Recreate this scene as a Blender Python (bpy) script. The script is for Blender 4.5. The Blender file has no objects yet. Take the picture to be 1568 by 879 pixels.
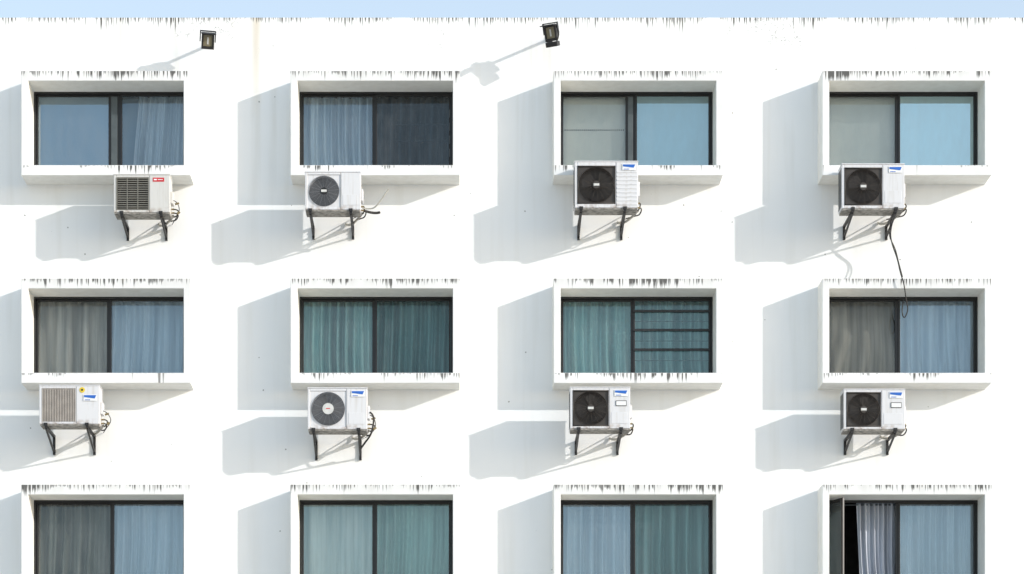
import bpy, math, random
from mathutils import Vector
random.seed(7)
sc = bpy.context.scene
sc.view_settings.view_transform = 'Standard'
sc.view_settings.look = 'None'
sc.view_settings.exposure = 0
CAMD = 35.0
def W(px, py, d=0.0):
    """survey grid (1 unit = 1 cm on the wall) -> metres on a plane standing d metres off the wall"""
    k = 1 - d / CAMD
    return ((px - 700) / 100 * k, 1.6 + (1400 - py) / 100 * k)

# ------------------------------------------------------------------ nodes
class NT:
    def __init__(s, name):
        s.m = bpy.data.materials.new(name); s.m.use_nodes = True
        s.t = s.m.node_tree; s.t.nodes.clear()
        s.out = s.n('ShaderNodeOutputMaterial')
    def n(s, typ, **kw):
        nd = s.t.nodes.new(typ)
        for k, v in kw.items(): setattr(nd, k, v)
        return nd
    def put(s, sock, v):
        if hasattr(v, 'is_linked') or isinstance(v, bpy.types.NodeSocket): s.t.links.new(v, sock)
        else: sock.default_value = v
    def math(s, op, a, b=0.0, c=None, clamp=False):
        nd = s.n('ShaderNodeMath', operation=op, use_clamp=clamp)
        s.put(nd.inputs[0], a); s.put(nd.inputs[1], b)
        if c is not None: s.put(nd.inputs[2], c)
        return nd.outputs[0]
    def mr(s, v, a, b, c=0.0, d=1.0, smooth=False):
        nd = s.n('ShaderNodeMapRange', clamp=True)
        if smooth: nd.interpolation_type = 'SMOOTHSTEP'
        s.put(nd.inputs[0], v)
        for i, q in enumerate((a, b, c, d)): s.put(nd.inputs[i + 1], q)
        return nd.outputs[0]
    def mix(s, f, a, b):
        nd = s.n('ShaderNodeMix', data_type='RGBA')
        s.put(nd.inputs[0], f)
        s.put(nd.inputs[6], a if not isinstance(a, tuple) else (*a, 1)[:4])
        s.put(nd.inputs[7], b if not isinstance(b, tuple) else (*b, 1)[:4])
        return nd.outputs[2]
    def xyz(s, x, y, z):
        nd = s.n('ShaderNodeCombineXYZ')
        for i, q in enumerate((x, y, z)): s.put(nd.inputs[i], q)
        return nd.outputs[0]
    def noise(s, vec, scale, detail=2.0, rough=0.5):
        nd = s.n('ShaderNodeTexNoise')
        s.put(nd.inputs['Vector'], vec); nd.inputs['Scale'].default_value = scale
        nd.inputs['Detail'].default_value = detail; nd.inputs['Roughness'].default_value = rough
        return nd.outputs[0]
    def coords(s):
        tc = s.n('ShaderNodeTexCoord'); sp = s.n('ShaderNodeSeparateXYZ')
        s.t.links.new(tc.outputs['Object'], sp.inputs[0])
        return tc.outputs['Object'], sp.outputs[0], sp.outputs[1], sp.outputs[2]
    def rnd(s):
        return s.n('ShaderNodeObjectInfo').outputs['Random']
    def bsdf(s, col, rough=0.6, metal=0.0, bump=None, bs=0.2, bd=0.01, spec=0.5):
        b = s.n('ShaderNodeBsdfPrincipled')
        s.put(b.inputs['Base Color'], col if not isinstance(col, tuple) else (*col, 1)[:4])
        s.put(b.inputs['Roughness'], rough); b.inputs['Metallic'].default_value = metal
        b.inputs['Specular IOR Level'].default_value = spec
        if bump is not None:
            bn = s.n('ShaderNodeBump'); bn.inputs['Strength'].default_value = bs; bn.inputs['Distance'].default_value = bd
            s.put(bn.inputs['Height'], bump); s.t.links.new(bn.outputs[0], b.inputs['Normal'])
        s.t.links.new(b.outputs[0], s.out.inputs[0])
        return b

def teeth(N, x, z, top, lmax, freq, seed, thr=0.56, patch=(0.42, 0.6), pf=1.3, start=0.0):
    """thin vertical drip marks: narrow ticks whose length varies from tick to tick and taper to a point"""
    dist = N.math('SUBTRACT', top, z)
    n1 = N.noise(N.xyz(N.math('MULTIPLY', x, freq), 0.0, seed), 1.0, 1.0, 0.5)
    n2 = N.noise(N.xyz(N.math('MULTIPLY', x, freq * .6), 7.0, seed), 1.0, 1.0, 0.6)
    pt = N.mr(N.noise(N.xyz(N.math('MULTIPLY', x, pf), 3.0, seed), 1.0, 1.0), *patch)
    L = N.math('MULTIPLY', N.mr(n2, 0.35, 0.65, 0.3 * lmax, lmax), pt)
    tr = N.math('DIVIDE', dist, N.math('ADD', L, 0.001))
    th = N.math('ADD', N.math('MULTIPLY', tr, 0.05), thr)
    on = N.mr(N.math('SUBTRACT', n1, th), 0.0, 0.05)
    m = N.math('MULTIPLY', N.mr(tr, 0.5, 1.0, 1.0, 0.0), on)
    m = N.math('MULTIPLY', m, N.mr(pt, 0.0, 1.0, 0.5, 1.0))
    pos = N.math('GREATER_THAN', dist, start)
    return N.math('MULTIPLY', m, pos), dist, pt

ZTOP = 15.33
def mat_wall(top):
    N = NT('white_render_wall_top' if top else 'white_render_wall'); o, x, y, z = N.coords()
    base = N.mix(N.mr(N.noise(o, 0.6, 3.0), 0.35, 0.7), (0.88, 0.88, 0.875), (0.83, 0.835, 0.835))
    st = N.noise(N.xyz(N.math('MULTIPLY', x, 4.0), 0.0, N.math('MULTIPLY', z, 0.25)), 1.0, 3.0, 0.6)
    dtop = N.math('SUBTRACT', ZTOP, z)
    f = N.math('MULTIPLY', N.mr(st, 0.52, 0.78), N.mr(dtop, 0.0, 3.0, 0.50, 0.22))
    base = N.mix(f, base, (0.6, 0.57, 0.50))
    g = N.math('MULTIPLY', N.mr(N.math('ABSOLUTE', N.math('ADD', x, 3.07)), 0.0, 0.10, 1.0, 0.0, True), N.mr(dtop, 0.0, 1.6, 0.45, 0.0))
    base = N.mix(g, base, (0.6, 0.48, 0.30))
    if top:
        v = N.n('ShaderNodeTexVoronoi', feature='DISTANCE_TO_EDGE'); v.inputs['Scale'].default_value = 3.2
        wob = N.n('ShaderNodeVectorMath', operation='ADD')
        nz = N.n('ShaderNodeTexNoise'); nz.inputs['Scale'].default_value = 5; N.put(nz.inputs['Vector'], o)
        N.put(wob.inputs[0], o); N.put(wob.inputs[1], nz.outputs[1]); N.put(v.inputs['Vector'], wob.outputs[0])
        cr = N.math('MULTIPLY', N.mr(v.outputs[0], 0.0, 0.025, 1.0, 0.0), N.mr(N.noise(o, 0.9, 2.0), 0.56, 0.62))
        cr = N.math('MULTIPLY', cr, N.mr(dtop, 0.3, 0.65, 0.8, 0.0))
        base = N.mix(cr, base, (0.12, 0.11, 0.10))
        t1, d, p = teeth(N, x, z, ZTOP, 0.30, 30.0, 5.0, 0.53, (0.46, 0.58), 0.8, 0.0)
        t2, d, p = teeth(N, x, z, ZTOP, 0.16, 36.0, 11.0, 0.49, (0.40, 0.54), 1.7, 0.0)
        base = N.mix(N.math('MULTIPLY', N.math('MAXIMUM', t1, t2), 0.88), base, (0.04, 0.037, 0.03))
    else:
        sp = N.mr(N.noise(o, 12.0, 0.0), 0.86, 0.87)
        base = N.mix(N.math('MULTIPLY', sp, 0.7), base, (0.15, 0.14, 0.12))
    N.bsdf(base, 0.85, bump=N.noise(o, 2.2, 4.0, 0.62), bs=0.25, bd=0.02, spec=0.2)
    return N.m
def mat_surround():
    N = NT('stained_render_surround'); o, x, y, z = N.coords(); r = N.math('MULTIPLY', N.rnd(), 97.0)
    base = N.mix(N.mr(N.noise(N.xyz(N.math('ADD', x, r), y, z), 1.8, 3.0), 0.35, 0.7), (0.82, 0.82, 0.815), (0.74, 0.74, 0.735))
    t1, d, p = teeth(N, x, z, 0.79, 0.16, 40.0, r, 0.50, (0.32, 0.50), 2.2, 0.0)
    t3, d3, p3 = teeth(N, x, z, 0.79, 0.21, 30.0, N.math('ADD', r, 9.0), 0.47, (0.54, 0.62), 1.3, 0.0)
    a = N.math('MAXIMUM', t1, t3)
    t2, d2, p2 = teeth(N, x, z, -0.64, 0.16, 34.0, N.math('ADD', r, 31.0), 0.50, (0.48, 0.58), 1.7, 0.0)
    a = N.math('MAXIMUM', a, t2)
    t4, d4, p4 = teeth(N, x, z, -0.635, 0.3, 12.0, N.math('ADD', r, 51.0), 0.66, (0.3, 0.4), 1.3, 0.0)
    a = N.math('MAXIMUM', a, N.math('MULTIPLY', t4, .8))
    gw = N.math('MULTIPLY', N.mr(d, 0.0, 0.15, 0.40, 0.0), N.mr(N.noise(N.xyz(N.math('ADD', x, r), 0.0, 0.0), 6.0, 2.0), 0.35, 0.7))
    base = N.mix(gw, base, (0.42, 0.40, 0.37))
    fr = N.math('LESS_THAN', y, -0.443)
    base = N.mix(N.math('MULTIPLY', N.math('MULTIPLY', a, 0.87), fr), base, (0.03, 0.028, 0.025))
    N.bsdf(base, 0.85, bump=N.noise(o, 30.0, 2.0), bs=0.25, bd=0.004, spec=0.2)
    return N.m
def mat_reveal():
    N = NT('render_reveal'); o, x, y, z = N.coords()
    n = N.noise(o, 9.0, 3.0)
    base = N.mix(N.mr(n, .35, .7), (0.85, 0.84, 0.80), (0.79, 0.775, 0.73))
    tp = N.math('MULTIPLY', N.math('GREATER_THAN', z, 0.786), N.mr(n, 0.4, 0.6, 0.2, .85))
    base = N.mix(tp, base, (0.2, 0.19, 0.17))
    N.bsdf(base, 0.85, spec=0.2)
    return N.m
def simple(name, col, rough=0.5, metal=0.0, var=0.12, sc_=8.0, spec=0.5):
    N = NT(name); o, x, y, z = N.coords()
    c2 = tuple(max(0, c * (1 - var * 2)) for c in col)
    N.bsdf(N.mix(N.mr(N.noise(o, sc_, 2.0), 0.4, 0.75), col, c2), rough, metal, spec=spec)
    return N.m
def mat_casing(name, col):
    N = NT(name); o, x, y, z = N.coords(); r = N.math('MULTIPLY', N.rnd(), 50.0)
    st = N.noise(N.xyz(N.math('ADD', N.math('MULTIPLY', x, 22.0), r), y, N.math('MULTIPLY', z, 1.6)), 1.0, 3.0, 0.6)
    c = N.mix(N.math('MULTIPLY', N.mr(st, 0.5, 0.8), 0.5), col, (0.42, 0.38, 0.32))
    low = N.math('MULTIPLY', N.mr(z, 0.0, 0.09, 1.0, 0.0), N.mr(N.noise(o, 12.0, 3.0), 0.45, 0.65))
    c = N.mix(N.math('MULTIPLY', low, 0.6), c, (0.22, 0.13, 0.07))
    N.bsdf(c, 0.45, spec=0.4)
    return N.m

M = {}
M['wall'] = mat_wall(False); M['walltop'] = mat_wall(True); M['ring'] = mat_surround(); M['reveal'] = mat_reveal()
M['alu'] = simple('black_window_aluminium', (0.012, 0.012, 0.013), 0.4)
M['alugrey'] = simple('grey_interlock_strip', (0.08, 0.095, 0.10), 0.4)
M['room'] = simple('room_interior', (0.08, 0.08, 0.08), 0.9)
M['cas'] = mat_casing('weathered_white_casing', (0.66, 0.66, 0.68))
M['cas2'] = mat_casing('weathered_cream_casing', (0.60, 0.59, 0.57))
M['dark'] = simple('dark_plastic', (0.014, 0.012, 0.012), 0.5)
M['guard'] = simple('fan_guard_wire', (0.045, 0.036, 0.030), 0.45)
M['guardlt'] = simple('fan_guard_grey', (0.20, 0.21, 0.23), 0.45)
M['slat'] = simple('beige_slats', (0.42, 0.38, 0.345), 0.55)
M['louv'] = simple('olive_louvre', (0.22, 0.21, 0.18), 0.5)
M['coil'] = simple('coil_fins', (0.09, 0.09, 0.09), 0.4, 0.4)
M['steel'] = simple('painted_steel_bracket', (0.02, 0.018, 0.018), 0.5, var=0.3, sc_=20)
M['rust'] = simple('dirty_base_pan', (0.34, 0.32, 0.29), 0.8, var=0.35, sc_=16)
M['red'] = simple('red_label', (0.60, 0.02, 0.03), 0.4)
M['blue'] = simple('blue_label', (0.02, 0.13, 0.52), 0.4)
M['white'] = simple('white_label', (0.8, 0.8, 0.8), 0.4, var=0.03)
M['yellow'] = simple('yellow_label', (0.75, 0.55, 0.04), 0.4)
M['hub'] = simple('hub_badge', (0.62, 0.62, 0.60), 0.4)
M['pipe'] = simple('pipe_insulation', (0.05, 0.045, 0.04), 0.8)
M['pipelt'] = simple('pipe_tape', (0.55, 0.52, 0.46), 0.7)
M['lens'] = simple('floodlight_glass', (0.22, 0.19, 0.12), 0.15)
M['brass'] = simple('valve_brass', (0.35, 0.26, 0.13), 0.35, 0.8)
M['roof'] = simple('roof_screed', (0.35, 0.34, 0.32), 0.9, sc_=1.0)

_g = {}
def glass(refl, T, G):
    key = (refl, T, G)
    if key in _g: return _g[key]
    N = NT('window_glass'); o, x, y, z = N.coords()
    tr = N.n('ShaderNodeBsdfTransparent'); gl = N.n('ShaderNodeBsdfGlossy')
    tr.inputs[0].default_value = (*T, 1); gl.inputs[0].default_value = (*G, 1); gl.inputs['Roughness'].default_value = 0.02
    df = N.n('ShaderNodeBsdfDiffuse'); df.inputs[0].default_value = (0.42, 0.43, 0.44, 1)
    fz = N.n('ShaderNodeFresnel'); fz.inputs[0].default_value = 1.5
    f = N.math('ADD', N.math('MULTIPLY', fz.outputs[0], 0.8), refl, clamp=True)
    mx = N.n('ShaderNodeMixShader'); N.put(mx.inputs[0], f)
    N.t.links.new(tr.outputs[0], mx.inputs[1]); N.t.links.new(gl.outputs[0], mx.inputs[2])
    dust = N.mr(N.noise(N.xyz(N.math('MULTIPLY', x, 3.0), y, z), 2.0, 2.0, 0.65), 0.35, 0.8, 0.02, .10)
    m2 = N.n('ShaderNodeMixShader'); N.put(m2.inputs[0], dust)
    N.t.links.new(mx.outputs[0], m2.inputs[1]); N.t.links.new(df.outputs[0], m2.inputs[2])
    N.t.links.new(m2.outputs[0], N.out.inputs[0])
    _g[key] = N.m
    return N.m
_c = {}
def cloth(col):
    if col in _c: return _c[col]
    N = NT('curtain_cloth'); o, x, y, z = N.coords()
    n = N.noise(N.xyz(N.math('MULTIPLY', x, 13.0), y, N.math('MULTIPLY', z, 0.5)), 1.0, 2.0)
    c = N.mix(N.mr(n, 0.36, 0.66), tuple(min(.88, q * 1.12) for q in col), tuple(q * 0.66 for q in col))  # vertical light and dark streaks put extra fold shading into the cloth colour
    N.bsdf(c, 0.9, spec=0.05)
    _c[col] = N.m
    return N.m

# ------------------------------------------------------------------ mesh builder
class MB:
    def __init__(s): s.v = []; s.f = []
    def box(s, x0, x1, y0, y1, z0, z1):
        b = len(s.v)
        s.v += [(x0,y0,z0),(x1,y0,z0),(x1,y1,z0),(x0,y1,z0),(x0,y0,z1),(x1,y0,z1),(x1,y1,z1),(x0,y1,z1)]
        s.f += [tuple(b+i for i in q) for q in ((0,3,2,1),(4,5,6,7),(0,1,5,4),(1,2,6,5),(2,3,7,6),(3,0,4,7))]
    def quad(s, *p):
        b = len(s.v); s.v += list(p); s.f.append(tuple(range(b, b + len(p))))
    def beam(s, p0, p1, w, t=None, seg=4):
        p0 = Vector(p0); p1 = Vector(p1); d = (p1 - p0).normalized()
        up = Vector((0, 0, 1)) if abs(d.z) < 0.95 else Vector((0, 1, 0))
        a = d.cross(up).normalized(); b = d.cross(a).normalized(); t = t or w
        base = len(s.v)
        for p in (p0, p1):
            for i in range(seg):
                an = 2 * math.pi * (i + 0.5) / seg; k = math.sqrt(2) if seg == 4 else 1
                s.v.append(tuple(p + a * math.cos(an) * w / 2 * k + b * math.sin(an) * t / 2 * k))
        for i in range(seg):
            j = (i + 1) % seg; s.f.append((base+i, base+j, base+seg+j, base+seg+i))
        s.f.append(tuple(base + i for i in range(seg))[::-1]); s.f.append(tuple(base + seg + i for i in range(seg)))
    def torus(s, cx, y, cz, R, r, n=40, m=5):
        b = len(s.v)
        for i in range(n):
            a = 2 * math.pi * i / n
            for j in range(m):
                q = 2 * math.pi * j / m; rr = R + r * math.cos(q)
                s.v.append((cx + rr * math.cos(a), y + r * math.sin(q), cz + rr * math.sin(a)))
        for i in range(n):
            for j in range(m):
                i2 = (i + 1) % n; j2 = (j + 1) % m
                s.f.append((b+i*m+j, b+i2*m+j, b+i2*m+j2, b+i*m+j2))
    def disc(s, cx, y0, y1, cz, R, n=32):
        b = len(s.v)
        for y in (y0, y1):
            for i in range(n):
                a = 2 * math.pi * i / n; s.v.append((cx + R * math.cos(a), y, cz + R * math.sin(a)))
        for i in range(n):
            j = (i + 1) % n; s.f.append((b+i, b+j, b+n+j, b+n+i))
        s.f.append(tuple(b + i for i in range(n))); s.f.append(tuple(b + n + i for i in range(n))[::-1])
    def holeplate(s, cx, y, cz, hx, hz, R, depth, n=64):
        b = len(s.v)
        for i in range(n):
            a = 2 * math.pi * i / n; c, q = math.cos(a), math.sin(a); k = max(abs(c), abs(q))
            s.v.append((cx + c / k * hx, y, cz + q / k * hz)); s.v.append((cx + R * c, y, cz + R * q)); s.v.append((cx + R * c, y + depth, cz + R * q))
        for i in range(n):
            j = (i + 1) % n
            s.f.append((b+3*i, b+3*j, b+3*j+1, b+3*i+1)); s.f.append((b+3*i+1, b+3*j+1, b+3*j+2, b+3*i+2))
    def obj(s, name, mat, parent=None, loc=(0,0,0), bevel=0.0, smooth=False):
        me = bpy.data.meshes.new(name); me.from_pydata(s.v, [], s.f); me.update(); me.validate()
        me.materials.append(mat)
        o = bpy.data.objects.new(name, me); sc.collection.objects.link(o)
        o.location = loc; o.parent = parent
        if smooth:
            for p in me.polygons: p.use_smooth = True
        if bevel:
            md = o.modifiers.new('bevel', 'BEVEL'); md.width = bevel; md.segments = 2; md.limit_method = 'ANGLE'
        return o
def empty(name, loc=(0,0,0)):
    e = bpy.data.objects.new(name, None); sc.collection.objects.link(e); e.location = loc; return e
def cable(name, pts, r, mat, parent=None):
    cu = bpy.data.curves.new(name, 'CURVE'); cu.dimensions = '3D'; cu.bevel_depth = r; cu.bevel_resolution = 2; cu.resolution_u = 6
    sp = cu.splines.new('NURBS'); sp.points.add(len(pts) - 1)
    for p, q in zip(sp.points, pts): p.co = (*q, 1)
    sp.use_endpoint_u = True; sp.order_u = 3
    cu.materials.append(mat)
    o = bpy.data.objects.new(name, cu); sc.collection.objects.link(o); o.parent = parent
    return o

# ------------------------------------------------------------------ building
bld = empty('apartment_building')
COLX = [-238, 169, 576, 974, 1380, 1786]
ROWY = [204, 518, 829.5, 1142]
HW, HT = 1.28, 0.79      # half outer size of surround
IW, IT, IB = 1.175, 0.64, -0.635
PR = 0.45
XL, XR = -11.6, 13.0
cols = [W(c, 0)[0] for c in COLX]; rows = [W(0, r)[1] for r in ROWY]
ZB = ZTOP - .72
xs = sorted([XL, XR] + [c + s * (IW + 0.05) for c in cols for s in (-1, 1)])
zs = sorted([-0.02, ZB] + [r + q for r in rows for q in (IT + 0.05, IB - 0.05)])
w = MB()
for i in range(len(xs) - 1):
    for j in range(len(zs) - 1):
        x0, x1, z0, z1 = xs[i], xs[i+1], zs[j], zs[j+1]
        if any(abs((x0+x1)/2 - c) < .1 for c in cols) and any(abs((z0+z1)/2 - r) < .1 for r in rows): continue
        w.quad((x0,0,z0),(x1,0,z0),(x1,0,z1),(x0,0,z1))
BD = 11.0
w.quad((XL,0,-.02),(XL,0,ZTOP),(XL,BD,ZTOP),(XL,BD,-.02)); w.quad((XR,0,-.02),(XR,BD,-.02),(XR,BD,ZTOP),(XR,0,ZTOP))
w.quad((XL,BD,-.02),(XL,BD,ZTOP),(XR,BD,ZTOP),(XR,BD,-.02))
t = .2
w.quad((XL,0,ZTOP),(XR,0,ZTOP),(XR-t,t,ZTOP),(XL+t,t,ZTOP)); w.quad((XL,BD,ZTOP),(XL+t,BD-t,ZTOP),(XR-t,BD-t,ZTOP),(XR,BD,ZTOP))
w.quad((XL,0,ZTOP),(XL+t,t,ZTOP),(XL+t,BD-t,ZTOP),(XL,BD,ZTOP)); w.quad((XR,0,ZTOP),(XR,BD,ZTOP),(XR-t,BD-t,ZTOP),(XR-t,t,ZTOP))
zr = ZTOP - .7
w.quad((XL+t,t,ZTOP),(XR-t,t,ZTOP),(XR-t,t,zr),(XL+t,t,zr)); w.quad((XL+t,BD-t,ZTOP),(XL+t,BD-t,zr),(XR-t,BD-t,zr),(XR-t,BD-t,ZTOP))
w.quad((XL+t,t,ZTOP),(XL+t,t,zr),(XL+t,BD-t,zr),(XL+t,BD-t,ZTOP)); w.quad((XR-t,t,ZTOP),(XR-t,BD-t,ZTOP),(XR-t,BD-t,zr),(XR-t,t,zr))
w.obj('walls', M['wall'], bld)
w = MB(); w.quad((XL,0,ZB),(XR,0,ZB),(XR,0,ZTOP),(XL,0,ZTOP)); w.obj('parapet_face', M['walltop'], bld)
rf = MB(); rf.quad((XL+t,t,zr),(XR-t,t,zr),(XR-t,BD-t,zr),(XL+t,BD-t,zr)); rf.obj('roof', M['roof'], bld)

def surround(cx, cz):
    m = MB()
    o_ = [(-HW,-HT),(HW,-HT),(HW,HT),(-HW,HT)]; i_ = [(-IW,IB),(IW,IB),(IW,IT),(-IW,IT)]
    for y in (-PR, 0.10):
        m.v += [(x, y, z) for x, z in o_] + [(x, y, z) for x, z in i_]
    for k in range(4):
        l = (k + 1) % 4
        m.f += [(k, l, 4+l, 4+k), (8+k, 12+k, 12+l, 8+l), (k, 8+k, 8+l, l), (4+k, 4+l, 12+l, 12+k)]
    o = m.obj('window_surround', M['ring'], bld, (cx, 0, cz), bevel=0.007)
    o.data.materials.append(M['reveal'])
    for k, p in enumerate(o.data.polygons): p.material_index = 0 if k % 4 == 0 else 1
    return o

def curtain(parent, cx, cz, x0, x1, col, folds, amp, seed, y=0.27, z0=-.66, z1=.66, drape=0.0, gather=0.0):
    rr = random.Random(seed); nx = max(12, int((x1 - x0) / 0.008)); nz = 14
    fr = [(folds * rr.uniform(.7, 1.9), rr.uniform(0, 6.3), rr.uniform(.5, 1)) for _ in range(4)]
    m = MB()
    for j in range(nz + 1):
        tz = j / nz; z = z0 + (z1 - z0) * tz
        for i in range(nx + 1):
            tx = i / nx
            xx = x0 + (x1 - x0) * tx
            xw = xx + 0.03 * math.sin(3 * tz + seed) * (1 - tz) + drape * (1 - tz) ** 2 * math.sin(5 * tx + 2 * tz)
            if drape: xw += .35 * (1 - tz) * (tx - .2)
            yy = sum(a * math.sin(2 * math.pi * f * (xw - x0) + p + 0.6 * (1 - tz) * math.sin(p)) for f, p, a in fr) / 2.2
            yy = math.copysign(abs(yy) ** .8, yy) * amp * (0.75 + 0.25 * (1 - tz)) * (0.65 + 0.35 * math.sin(3.1 * tx + seed))
            xx += gather * (1 - tz) * (1 - tx) * (x1 - x0)
            m.v.append((xx, y + yy + drape * 0.3 * math.sin(6 * tz + 3 * tx), z))
    for j in range(nz):
        for i in range(nx):
            a = j * (nx + 1) + i; m.f.append((a, a+1, a+nx+2, a+nx+1))
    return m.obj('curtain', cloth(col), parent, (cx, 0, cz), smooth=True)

BL = (0.64, 0.78, 0.88); TE = (0.64, 0.82, 0.83); NE = (0.75, 0.82, 0.84); CY = (0.70, 0.90, 0.92)
TG = (0.88, 0.90, 0.88); TB = (0.82, 0.91, 0.96); TT = (0.78, 0.89, 0.88); TD = (0.40, 0.49, 0.54)
WHT = (0.78, 0.80, 0.77); GRY = (0.60, 0.585, 0.55); LBL = (0.76, 0.83, 0.88); DK = (0.20, 0.235, 0.26)
A = .16
S = {
 (1,0): (0.53, .20, ('flat', (.26,.37,.42), 0, 0, .29, TB, BL), ('part', (.82,.87,.90), 5, A, .14, TB, BL)),
 (2,0): (0.49, .06, ('cur', LBL, 5, A, .13, TB, BL), ('cur', DK, 5, A, .03, TD, NE)),
 (3,0): (0.47, .16, ('roll', WHT, 0, 0, .06, TG, NE), ('flat', (.55,.68,.72), 0, 0, .34, TB, CY)),
 (4,0): (0.48, .06, ('flat', WHT, 0, 0, .07, TG, NE), ('flat', (.72,.82,.82), 0, 0, .50, TB, CY)),
 (1,1): (0.49, .06, ('cur', GRY, 3, A, .04, TG, NE), ('cur', LBL, 4, .12, .15, TB, BL)),
 (2,1): (0.49, .06, ('cur', (.56,.74,.73), 5, A, .08, TT, TE), ('cur', (.28,.42,.43), 5, A, .03, TT, TE)),
 (3,1): (0.48, .05, ('cur', (.56,.76,.76), 5, A, .09, TT, TE), ('grille', (.46,.63,.64), 5, A, .07, TT, TE)),
 (4,1): (0.48, .06, ('drape', (0.48,.445,.40), 4, .10, .01, TG, NE), ('cur', LBL, 6, A, .15, TB, BL)),
 (1,2): (0.51, .05, ('cur', (0.30,.32,.305), 5, A, .05, TG, NE), ('cur', (.80,.87,.92), 5, A, .22, TB, BL)),
 (2,2): (0.49, .06, ('cur', (.74,.81,.80), 5, .10, .17, TG, CY), ('cur', (.56,.70,.67), 5, .11, .13, TT, TE)),
 (3,2): (0.48, .06, ('cur', LBL, 6, A, .22, TB, BL), ('cur', (.38,.52,.53), 5, A, .07, TT, TE)),
 (4,2): (0.48, .06, ('open', (.5,.52,.58), 9, .06, .2, TG, NE), ('cur', LBL, 7, A, .20, TB, BL)),
}
def window(ci, ri):
    cx, cz = cols[ci], rows[ri]
    surround(cx, cz)
    spec = S.get((ci, ri), (0.49, .06, ('cur', GRY, 5, .05, .1, TG, NE), ('cur', LBL, 6, .05, .2, TB, BL)))
    fm, sw, Lp, Rp = spec
    e = bpy.data.objects.new('sliding_window', None); sc.collection.objects.link(e); e.parent = bld; e.location = (cx, 0, cz)
    F = 0.035; f0, f1 = 0.02, 0.10
    m = MB(); X = IW + .004
    m.box(-X, -X + F, f0, f1, IB - .003, IT + .003); m.box(X - F, X, f0, f1, IB - .003, IT + .003)
    m.box(-X + F, X - F, f0, f1, IT - F, IT + .003); m.box(-X + F, X - F, f0, f1, IB - .003, IB + F)
    m.obj('outer_frame', M['alu'], e)
    xm = -IW + 2 * IW * fm
    sa = .028
    z0, z1 = IB + F + .001, IT - F - .001
    xl0, xl1 = -IW + F + .0, xm - sw / 2 + .02
    xr0, xr1 = xm + sw / 2 - .02, IW - F
    m = MB()
    def sash(m, a, b, y0, y1):
        m.box(a, a + sa, y0, y1, z0, z1); m.box(b - sa, b, y0, y1, z0, z1)
        m.box(a + sa, b - sa, y0, y1, z1 - sa, z1); m.box(a + sa, b - sa, y0, y1, z0, z0 + sa)
    if Lp[0] != 'open': sash(m, xl0, xl1, .056, .078)
    sash(m, xr0, xr1, .030, .052)
    m.box(xm - sw / 2 + .001, xm + sw / 2 - .001, .0535, .0545 + .03, z0, z1)
    m.obj('sashes', M['alu'], e, bevel=.002)
    if sw > .1:
        m = MB(); m.box(xm - sw * .32, xm + sw * .15, .040, .0525, z0 + .03, z1 - .03); m.obj('interlock_strip', M['alugrey'], e, bevel=.002)
    for (kind, col, folds, amp, refl, T, G), a, b, y in ((Lp, xl0 + sa - .004, xl1 - sa + .004, .067), (Rp, xr0 + sa - .004, xr1 - sa + .004, .041)):
        sd = ci * 31 + ri * 7 + (1 if a > 0 else 0)
        ea, eb = (-IW - .02, xm) if a < xm - .3 else (xm + .001, IW + .02)
        if kind != 'open':
            g = MB(); g.quad((a, y, z0 + .02), (b, y, z0 + .02), (b, y, z1 - .02), (a, y, z1 - .02)); g.obj('glass_pane', glass(refl, T, G), e)
        if kind in ('flat', 'roll'):
            g = MB(); g.box(ea, eb, .17, .175, -.66, .66)
            g.obj('roller_blind', simple('roller_blind_fabric', col, .9, var=.04, sc_=1.5, spec=.05), e)
            if kind == 'roll':
                g = MB()
                k = a + .03
                while k < b - .03:
                    g.box(k, k + .014, .160, .166, .095, .112); k += .03
                g.obj('blind_bead_trim', M['dark'], e)
        elif kind == 'part':
            g = MB(); g.box(ea, eb, .40, .405, -.66, .66); g.obj('roller_blind', simple('roller_blind_fabric', (.34, .45, .52), .9, var=.04, sc_=1.5, spec=.05), e)
            curtain(e, 0, 0, ea + .33, eb, col, 7, .13, sd, y=.24, gather=-.12)
        elif kind == 'open':
            curtain(e, 0, 0, -IW + .52, xm - .01, (.56, .59, .66), 9, .09, sd, y=.21, gather=.10)
            g = MB(); g.beam((-IW, .21, .60), (xm, .21, .60), .02, seg=8); g.obj('curtain_rail', M['alugrey'], e)
        elif kind == 'drape':
            curtain(e, 0, 0, ea, eb, col, 3, .10, sd, y=.31, drape=.22)
        else:
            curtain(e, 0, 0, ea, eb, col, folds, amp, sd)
        if kind == 'grille':
            g = MB()
            for zz in (.42, .13, -.17):
                g.box(a - .02, b + .02, .008, .026, zz - .018, zz + .018)
            g.obj('window_bars', M['alu'], e)
            g = MB()
            for zz in (.28, -.02, -.32): g.box(a, b, .085, .095, zz - .005, zz + .005)
            g.obj('inner_bars', M['alugrey'], e)
    if (ci, ri) == (2, 0):
        g = MB(); a = xr0
        for zz in (.15, -.1): g.box(a + .3, xr1 - .05, .085, .095, zz, zz + .015)
        g.box(xr1 - .19, xr1 - .175, .085, .095, z0, z1)
        for zz in (-.35, -.15, .05, .25): g.box(xr1 - .022, xr1 - .008, .022, .0295, zz, zz + .12)
        g.obj('inner_bars', M['alugrey'], e)
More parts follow.
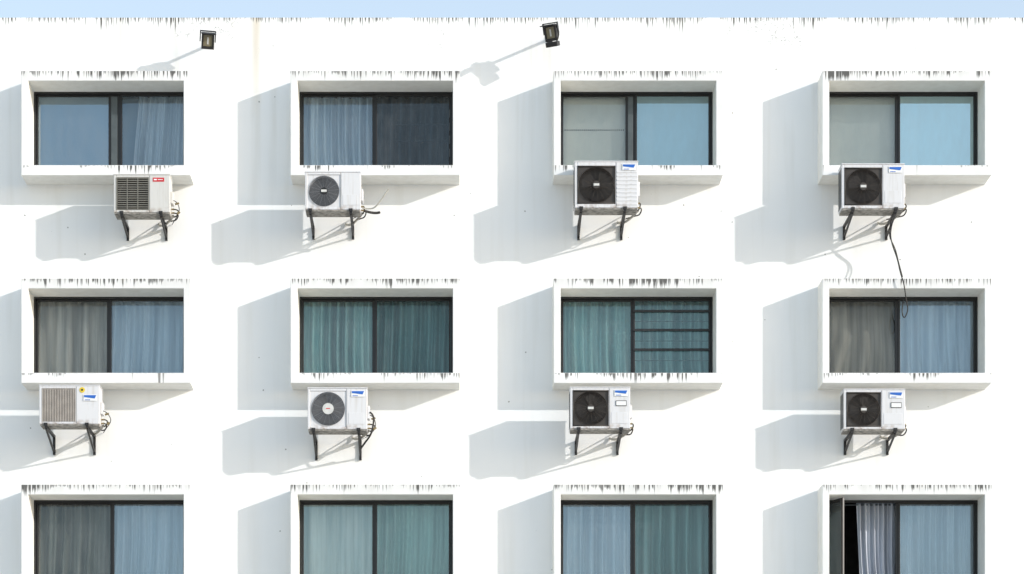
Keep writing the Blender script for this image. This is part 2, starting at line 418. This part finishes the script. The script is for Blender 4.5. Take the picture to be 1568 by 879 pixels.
    if (ci, ri) == (4, 2):
        p = bpy.data.objects.new('open_casement', None); sc.collection.objects.link(p); p.parent = e
        p.location = (-IW + .03, -.01, 0); p.rotation_euler = (0, 0, math.radians(-64))
        g = MB(); L = .44; t2 = .045
        g.box(0, t2, -.015, .015, z0, z1); g.box(L - t2, L, -.015, .015, z0, z1)
        g.box(t2, L - t2, -.015, .015, z0, z0 + t2); g.box(t2, L - t2, -.015, .015, z1 - t2, z1)
        g.obj('casement_frame', M['alu'], p, bevel=.003)
        g = MB(); g.quad((t2, 0, z0 + t2), (L - t2, 0, z0 + t2), (L - t2, 0, z1 - t2), (t2, 0, z1 - t2)); g.obj('casement_glass', glass(.06, TD, NE), p)
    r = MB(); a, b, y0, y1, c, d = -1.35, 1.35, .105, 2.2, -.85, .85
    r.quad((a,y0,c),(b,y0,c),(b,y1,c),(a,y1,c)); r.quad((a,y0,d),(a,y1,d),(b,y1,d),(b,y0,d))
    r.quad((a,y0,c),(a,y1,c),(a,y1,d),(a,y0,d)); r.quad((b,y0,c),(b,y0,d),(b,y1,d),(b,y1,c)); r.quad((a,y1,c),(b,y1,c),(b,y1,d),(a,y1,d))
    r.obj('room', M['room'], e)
for ci in range(6):
    for ri in range(4): window(ci, ri)

# ------------------------------------------------------------------ air conditioners
def aircon(px0, px1, py0, py1, pr, kind, legs, pyleg, seed, dep=.31, hoses=0):
    x0, zt = W(px0, py0, pr); x1, zb = W(px1, py1, pr)
    w_, h = x1 - x0, zt - zb; hw = w_ / 2
    e = empty('air_conditioner', ((x0 + x1) / 2, -pr, zb))
    cas = M['cas2'] if kind in ('louvre',) else M['cas']
    mg = .035; side = min(h - 2 * mg, w_ * .60); hx0 = -hw + .04; hx1 = hx0 + side; hz0 = (h - side) / 2; hz1 = hz0 + side
    if kind == 'slats': hx1 = hx0 + w_ * .56
    m = MB()
    m.box(-hw, hx0, 0, .12, 0, h); m.box(hx1, hw, 0, .12, 0, h)
    m.box(hx0, hx1, .0, .12, hz1, h); m.box(hx0, hx1, .0, .12, 0, hz0)
    m.box(-hw, hw, .121, dep, 0, h)
    m.obj('casing', cas, e, bevel=.007)
    m = MB(); m.box(-hw - .006, hw + .006, -.006, dep + .006, h + .001, h + .018); m.obj('top_cover', cas, e, bevel=.006)
    m = MB(); m.box(-hw + .01, hw - .01, .01, dep - .01, -.022, -.001); m.obj('base_pan', M['rust'], e)
    m = MB()
    for k in range(16):
        z = .05 + (h - .1) * k / 15; m.box(-hw - .004, -hw + .002, .05, dep - .02, z - .006, z + .006)
    m.box(-hw - .002, -hw + .001, .045, dep - .015, .035, h - .035)
    m.box(-hw + .03, hw - .2, dep, dep + .004, .04, h - .04)
    m.obj('coil', M['coil'], e)
    cx, cz = (hx0 + hx1) / 2, (hz0 + hz1) / 2; R = side / 2 * .93
    m = MB(); m.box(hx0 + .001, hx1 - .001, .105, .12, hz0 + .001, hz1 - .001); m.obj('fan_bay', M['dark'], e)
    if kind in ('dark', 'ribs', 'round', 'grey'):
        m = MB(); m.holeplate(cx, .012, cz, (hx1 - hx0) / 2 - .001, side / 2 - .001, R, .09)
        m.obj('fan_shroud', M['guard'] if kind in ('dark', 'ribs') else cas, e)
        m = MB()
        for b in range(3):
            a0 = seed + b * 2.094
            prev = None
            for k in range(9):
                a = a0 + k * .17; r1 = R * .24; r2 = R * (.86 - .02 * abs(k - 4)); yy = .085 - .045 * k / 8
                cur = ((cx + r1 * math.cos(a), yy, cz + r1 * math.sin(a)), (cx + r2 * math.cos(a + .2), yy - .01, cz + r2 * math.sin(a + .2)))
                if prev: m.quad(prev[0], prev[1], cur[1], cur[0])
                prev = cur
        m.disc(cx, .03, .09, cz, R * .26)
        m.obj('fan_blades', M['dark'] if kind != 'grey' else M['guard'], e)
        m = MB(); nr = 12
        for k in range(nr): m.torus(cx, -.004, cz, R * (.2 + .8 * (k + 1) / nr), .0032 if kind != 'grey' else .0042, 40, 4)
        for k in range(16):
            a = 2 * math.pi * k / 16 + .1
            m.beam((cx + R * .2 * math.cos(a), -.001, cz + R * .2 * math.sin(a)), (cx + R * 1.02 * math.cos(a), -.001, cz + R * 1.02 * math.sin(a)), .004)
        if kind in ('dark', 'ribs'):
            for sx in (hx0 + .008, hx1 - .008): m.beam((sx, -.002, hz0), (sx, -.002, hz1), .010)
            for sz in (hz0 + .008, hz1 - .008): m.beam((hx0, -.002, sz), (hx1, -.002, sz), .010)
        m.obj('fan_guard', M['guardlt'] if kind in ('grey', 'round') else M['guard'], e, smooth=True)
        m = MB(); m.disc(cx, -.012, -.004, cz, R * (.22 if kind != 'grey' else .34)); m.obj('hub', M['guard'] if kind in ('dark','ribs') else (M['hub'] if kind == 'grey' else M['dark']), e)
        if kind != 'grey':
            m = MB(); m.box(cx - .042, cx + .042, -.016, -.0125, cz - .018, cz + .018); m.obj('badge', M['hub'], e, bevel=.003)
        else:
            m = MB(); m.box(cx - .03, cx + .03, -.016, -.0125, cz - .004, cz + .008); m.obj('badge', M['red'], e)
    elif kind == 'louvre':
        m = MB()
        for k in range(15):
            z = hz0 + .012 + (side - .024) * k / 14; m.box(hx0, hx1, -.003, .012, z - .006, z + .005)
        for k in range(4):
            x = hx0 + .006 + (side - .012) * k / 3; m.box(x - .006, x + .006, -.007, -.0035, hz0, hz1)
        m.obj('louvre_grille', M['louv'], e)
        m = MB(); m.torus(cx, .05, cz, R * .9, .012); m.disc(cx, .04, .09, cz, R * .3); m.obj('fan', M['guard'], e)
    elif kind == 'slats':
        m = MB(); n = 21
        for k in range(n):
            x = hx0 + .008 + (hx1 - hx0 - .016) * k / (n - 1); m.box(x - .0075, x + .0075, -.004, .02, hz0, hz1)
        m.obj('slat_grille', M['slat'], e, bevel=.002)
    p0, p1 = hx1 + .02, hw - .015
    m = MB(); m.box(hx1 + .012, hx1 + .016, -.0015, .001, .01, h - .01); m.obj('panel_seam', M['coil'], e)
    if kind == 'ribs':
        m = MB()
        for k in range(9):
            z = .05 + (h - .2) * k / 8; m.box(p0, p1, -.006, .001, z - .012, z + .012)
        m.obj('panel_ribs', cas, e, bevel=.004)
    if kind in ('dark', 'grey', 'round'):
        m = MB(); m.box(p0 + .02, p1 - .03, -.004, .001, h * .12, h * .40); m.obj('access_panel', cas, e, bevel=.003)
    lab = {'louvre': 'red', 'round': None}.get(kind, 'blue')
    if lab == 'red':
        m = MB(); m.box(p0 + .04, p0 + .21, -.004, -.0005, h - .10, h - .04); m.obj('label', M['red'], e)
        m = MB(); m.box(p0 + .055, p0 + .10, -.0065, -.0045, h - .08, h - .06); m.box(p0 + .115, p0 + .19, -.0065, -.0045, h - .075, h - .065); m.obj('label_print', M['white'], e)
    elif lab == 'blue':
        lx0, lx1 = p1 - .22, p1 - .02; dz = .10 if kind == 'slats' else 0
        m = MB(); m.box(lx0, lx1, -.010, -.0065, h - .125 - dz, h - .03 - dz); m.obj('label', M['white'], e)
        m = MB(); m.quad((lx0 + .008, -.0125, h - .07 - dz), (lx1 - .03, -.0125, h - .09 - dz), (lx1 - .008, -.0125, h - .04 - dz), (lx0 + .008, -.0125, h - .04 - dz))
        m.box(lx0 + .02, lx0 + .1, -.0125, -.0105, h - .115 - dz, h - .105 - dz)
        m.obj('label_print', M['blue'], e)
    if kind == 'slats':
        m = MB(); m.disc(hx1 + .10, -.006, -.001, h - .06, .042, 20); m.obj('energy_sticker', M['yellow'], e)
        m = MB(); m.disc(hx1 + .10, -.009, -.0065, h - .06, .016, 12); m.obj('sticker_print', M['dark'], e)
    if kind == 'dark' and seed % 2 == 1:
        m = MB(); m.box(p1 - .20, p1 - .04, -.009, -.0045, h - .27, h - .19); m.obj('rating_plate', M['dark'], e)
        m = MB(); m.box(p1 - .193, p1 - .047, -.012, -.0095, h - .263, h - .2); m.obj('rating_print', M['white'], e)
    m = MB(); m.box(hw + .001, hw + .035, dep * .35, dep * .9, h * .30, h * .62); m.obj('service_cover', cas, e, bevel=.006)
    m = MB()
    for zz in (h * .08, h * .18):
        m.beam((hw, dep * .6, zz), (hw + .045, dep * .6, zz), .024, seg=8); m.beam((hw + .035, dep * .6 - .025, zz), (hw + .035, dep * .6 + .025, zz), .018, seg=8)
    m.obj('valves', M['brass'], e)
    rr = random.Random(seed * 13)
    yb = pr - .01
    for k, zz in enumerate((h * .08, h * .18)):
        d = .055 + .05 * k * hoses + rr.uniform(0, .03 + .05 * hoses)
        cable('refrigerant_pipe', [(hw + .04, dep * .6, zz), (hw + d, dep * .7, zz), (hw + d * .6, dep * .9, zz - .08), (hw - .02, dep + .05, zz - .07), (hw - .12, yb, zz + .02)], .010, M['pipe'], e)
    if hoses:
        cable('power_cable', [(hw + .03, dep * .5, h * .4), (hw + .09, dep * .5, h * .38), (hw + .12 + rr.uniform(0, .06), dep * .6, h * .15), (hw + .06, dep * .8, -.02), (hw - .05, yb, .02)], .006, M['dark'], e)
        m = MB()
        m.beam((hw + .06, dep * .5, h * .30), (hw + .12, dep * .5, h * .33), .03, seg=8); m.beam((hw + .09, dep * .55, h * .05), (hw + .13, dep * .55, h * .10), .035, seg=8)
        m.obj('pipe_unions', M['brass'], e)
    cable('taped_pipe_bundle', [(hw + .02, dep * .9, h * .06), (hw - .06, dep + .08, -.03), (hw - .2, yb - .03, -.03), (hw - .26, yb - .012, .02)], .018, M['pipelt'], e)
    m = MB()
    for lx in legs:
        X = W(lx, 0, pr)[0] - (x0 + x1) / 2
        zleg = W(0, pyleg, 0)[1] - zb
        m.box(X - .018, X + .018, .0, pr - .001, -.058, -.0225)
        m.box(X - .028, X + .028, -.012, .02, -.024, .0165)
        m.box(X - .018, X + .018, pr - .035, pr - .002, zleg, -.059)
        m.beam((X, .03, -.065), (X, pr - .03, zleg + .04), .028, .022)
        for zz in (zleg + .05, -.1): m.beam((X + .001, pr - .05, zz), (X + .001, pr - .03, zz), .03, seg=6)
    m.obj('wall_bracket', M['steel'], e)
    m = MB()
    for lx in legs:
        X = W(lx, 0, pr)[0] - (x0 + x1) / 2
        for yy in (.04, dep - .06): m.box(X - .035, X + .035, yy, yy + .04, -.0215, -.0005)
    m.obj('rubber_feet', M['dark'], e)
    return e, hw, h, dep
aircon(174, 260, 268, 325, .69, 'louvre', (186, 246), 369, 2, hoses=1)
a2 = aircon(467, 552, 264, 321, .79, 'round', (475, 537), 367, 4)
aircon(880, 977, 248, 318, .80, 'ribs', (890, 957), 368, 6)
a4 = aircon(1289, 1385, 252, 319, .80, 'dark', (1306, 1372), 368, 8)
aircon(60, 152, 591, 649, .74, 'slats', (70, 133), 697, 10, hoses=.6)
a6 = aircon(471, 562, 595, 657, .72, 'grey', (480, 549), 705, 12, hoses=.5)
aircon(873, 965, 594, 656, .80, 'dark', (886, 951), 697, 13)
aircon(1292, 1386, 597, 657, .66, 'dark', (1305, 1371), 697, 15)
e, hw, h, dp = a2
cable('loose_conduit', [(hw + .02, dp * .6, .08), (hw + .15, .2, .06), (hw + .26, .1, .10), (hw + .42, -.02, .30)], .011, M['pipelt'], e)
cable('pipe_stub', [(hw + .05, dp * .6, .04), (hw + .2, .25, .01), (hw + .28, .2, .02)], .02, M['pipe'], e)
e, hw, h, dp = a6
cable('pipe_loop', [(hw + .04, .1, h * .45), (hw + .10, .15, h * .4), (hw + .09, .15, h * .15), (hw + .05, .2, -.05), (hw - .05, .3, -.15), (hw - .12, .5, -.2)], .014, M['pipe'], e)
e, hw, h, dp = a4
ex, ey, ez = e.location
def P(px, py, d): X, Z = W(px, py, d); return (X - ex, -d - ey, Z - ez)
cable('hanging_cable', [P(1372, 322, .5), P(1362, 352, .4), P(1366, 375, .3), P(1374, 395, .4), P(1379, 420, .5), P(1384, 432, .52), P(1388, 462, .47), P(1391, 475, .42), P(1384, 490, .42), P(1380, 474, .42), P(1384, 458, .45)], .009, M['dark'], e)
cable('hanging_cable_strand', [P(1368, 325, .5), P(1358, 356, .35), P(1371, 380, .3), P(1376, 402, .4), P(1382, 424, .5)], .008, M['pipe'], e)

# ------------------------------------------------------------------ floodlights
def flood(px, py, pr, tilt, yaw, fancy):
    X, Z = W(px, py, pr)
    e = empty('floodlight', (X, 0, Z))
    m = MB(); m.box(-.045, .045, -.02, -.001, .06, .16)
    m.beam((0, -.02, .11), (0, -pr + .02, .06), .045, seg=8)
    m.obj('arm', M['steel'], e)
    h = bpy.data.objects.new('head', None); sc.collection.objects.link(h); h.parent = e; h.location = (0, -pr, 0)
    h.rotation_euler = (math.radians(tilt), 0, math.radians(yaw))
    m = MB()
    m.box(-.08, .08, -.02, .06, -.11, .11)
    for k in range(7):
        x = -.07 + .14 * k / 6; m.box(x - .004, x + .004, .06, .10, -.09, .09)
    m.obj('housing', M['dark'], h, bevel=.008)
    m = MB()
    m.box(-.095, .095, -.05, -.0205, .085, .12); m.box(-.095, .095, -.05, -.0205, -.12, -.085)
    m.box(-.095, -.07, -.05, -.0205, -.084, .084); m.box(.07, .095, -.05, -.0205, -.084, .084)
    m.box(-.11, .11, -.16, -.051, .105, .12)
    m.obj('bezel', M['dark'], h, bevel=.003)
    m = MB(); m.box(-.068, .068, -.03, -.021, -.08, .08); m.obj('lens', M['lens'], h)
    m = MB(); m.box(-.012, .012, -.034, -.031, -.05, .05); m.obj('lamp_tube', M['hub'], h)
    m = MB(); m.box(-.12, -.108, -.02, .03, -.02, .125); m.box(.108, .12, -.02, .03, -.02, .125); m.box(-.12, .12, -.02, .03, .125, .14)
    m.obj('yoke', M['steel'], h)
    if fancy:
        m = MB(); m.box(-.09, .10, -.08, .05, -.20, -.13); m.obj('control_gear', M['dark'], h, bevel=.01)
        cable('loop_cable', [(.08, .0, .1), (.14, -.03, .03), (.12, -.05, -.1), (.05, -.04, -.17)], .010, M['dark'], h)
flood(318, 62, .45, 28, 12, False)
flood(844, 50, .55, 24, -24, True)

# ------------------------------------------------------------------ ground
g = MB(); g.quad((-900,-900,0),(900,-900,0),(900,900,0),(-900,900,0))
N = NT('ground_concrete'); o, x, y, z = N.coords()
N.bsdf(N.mix(N.mr(N.noise(o, .15, 4.0), .35, .7), (.50, .475, .43), (.43, .41, .375)), .9)
g.obj('ground', N.m)
g = MB(); g.box(XL - 1, XR + 1, -2.2, -.002, -.01, .13); g.obj('pavement', simple('paving', (.50, .48, .44), .85, sc_=2.0), bevel=.01)

# ------------------------------------------------------------------ light, sky, camera
SD = Vector((-1.89, 1.0, -.70))
sun = bpy.data.lights.new('sun', 'SUN'); sun.energy = 3.4; sun.angle = math.radians(.6); sun.color = (1, .965, .91)
so = bpy.data.objects.new('sun', sun); sc.collection.objects.link(so); so.rotation_euler = SD.to_track_quat('-Z', 'Y').to_euler()
so.location = (20, -15, 25)
wd = bpy.data.worlds.new('World'); sc.world = wd; wd.use_nodes = True
nt = wd.node_tree; nt.nodes.clear()
sk = nt.nodes.new('ShaderNodeTexSky'); sk.sky_type = 'NISHITA'; sk.sun_disc = False
u = -SD.normalized(); sk.sun_elevation = math.asin(u.z); sk.sun_rotation = math.atan2(u.x, u.y)
sk.dust_density = 1.0
hz = nt.nodes.new('ShaderNodeMix'); hz.data_type = 'RGBA'; hz.blend_type = 'ADD'; hz.inputs[0].default_value = 1.0
hz.inputs[7].default_value = (2.75, 3.1, 3.3, 1)     # even pale fill added over the clear-sky model to lift the shadows
bg = nt.nodes.new('ShaderNodeBackground'); bg.inputs[1].default_value = .15
ow = nt.nodes.new('ShaderNodeOutputWorld'); nt.links.new(sk.outputs[0], hz.inputs[6]); nt.links.new(hz.outputs[2], bg.inputs[0]); nt.links.new(bg.outputs[0], ow.inputs[0])

cam = bpy.data.cameras.new('camera'); co = bpy.data.objects.new('camera', cam); sc.collection.objects.link(co)
co.location = (0, -CAMD, 1.6); co.rotation_euler = (math.radians(90), 0, 0)
cam.sensor_width = 36; cam.lens = 36 * 3500 / 1568
cam.shift_x = (784 - 700) / 1568; cam.shift_y = (1400 - 439.5) / 1568
cam.clip_end = 3000; cam.clip_start = .1
sc.camera = co
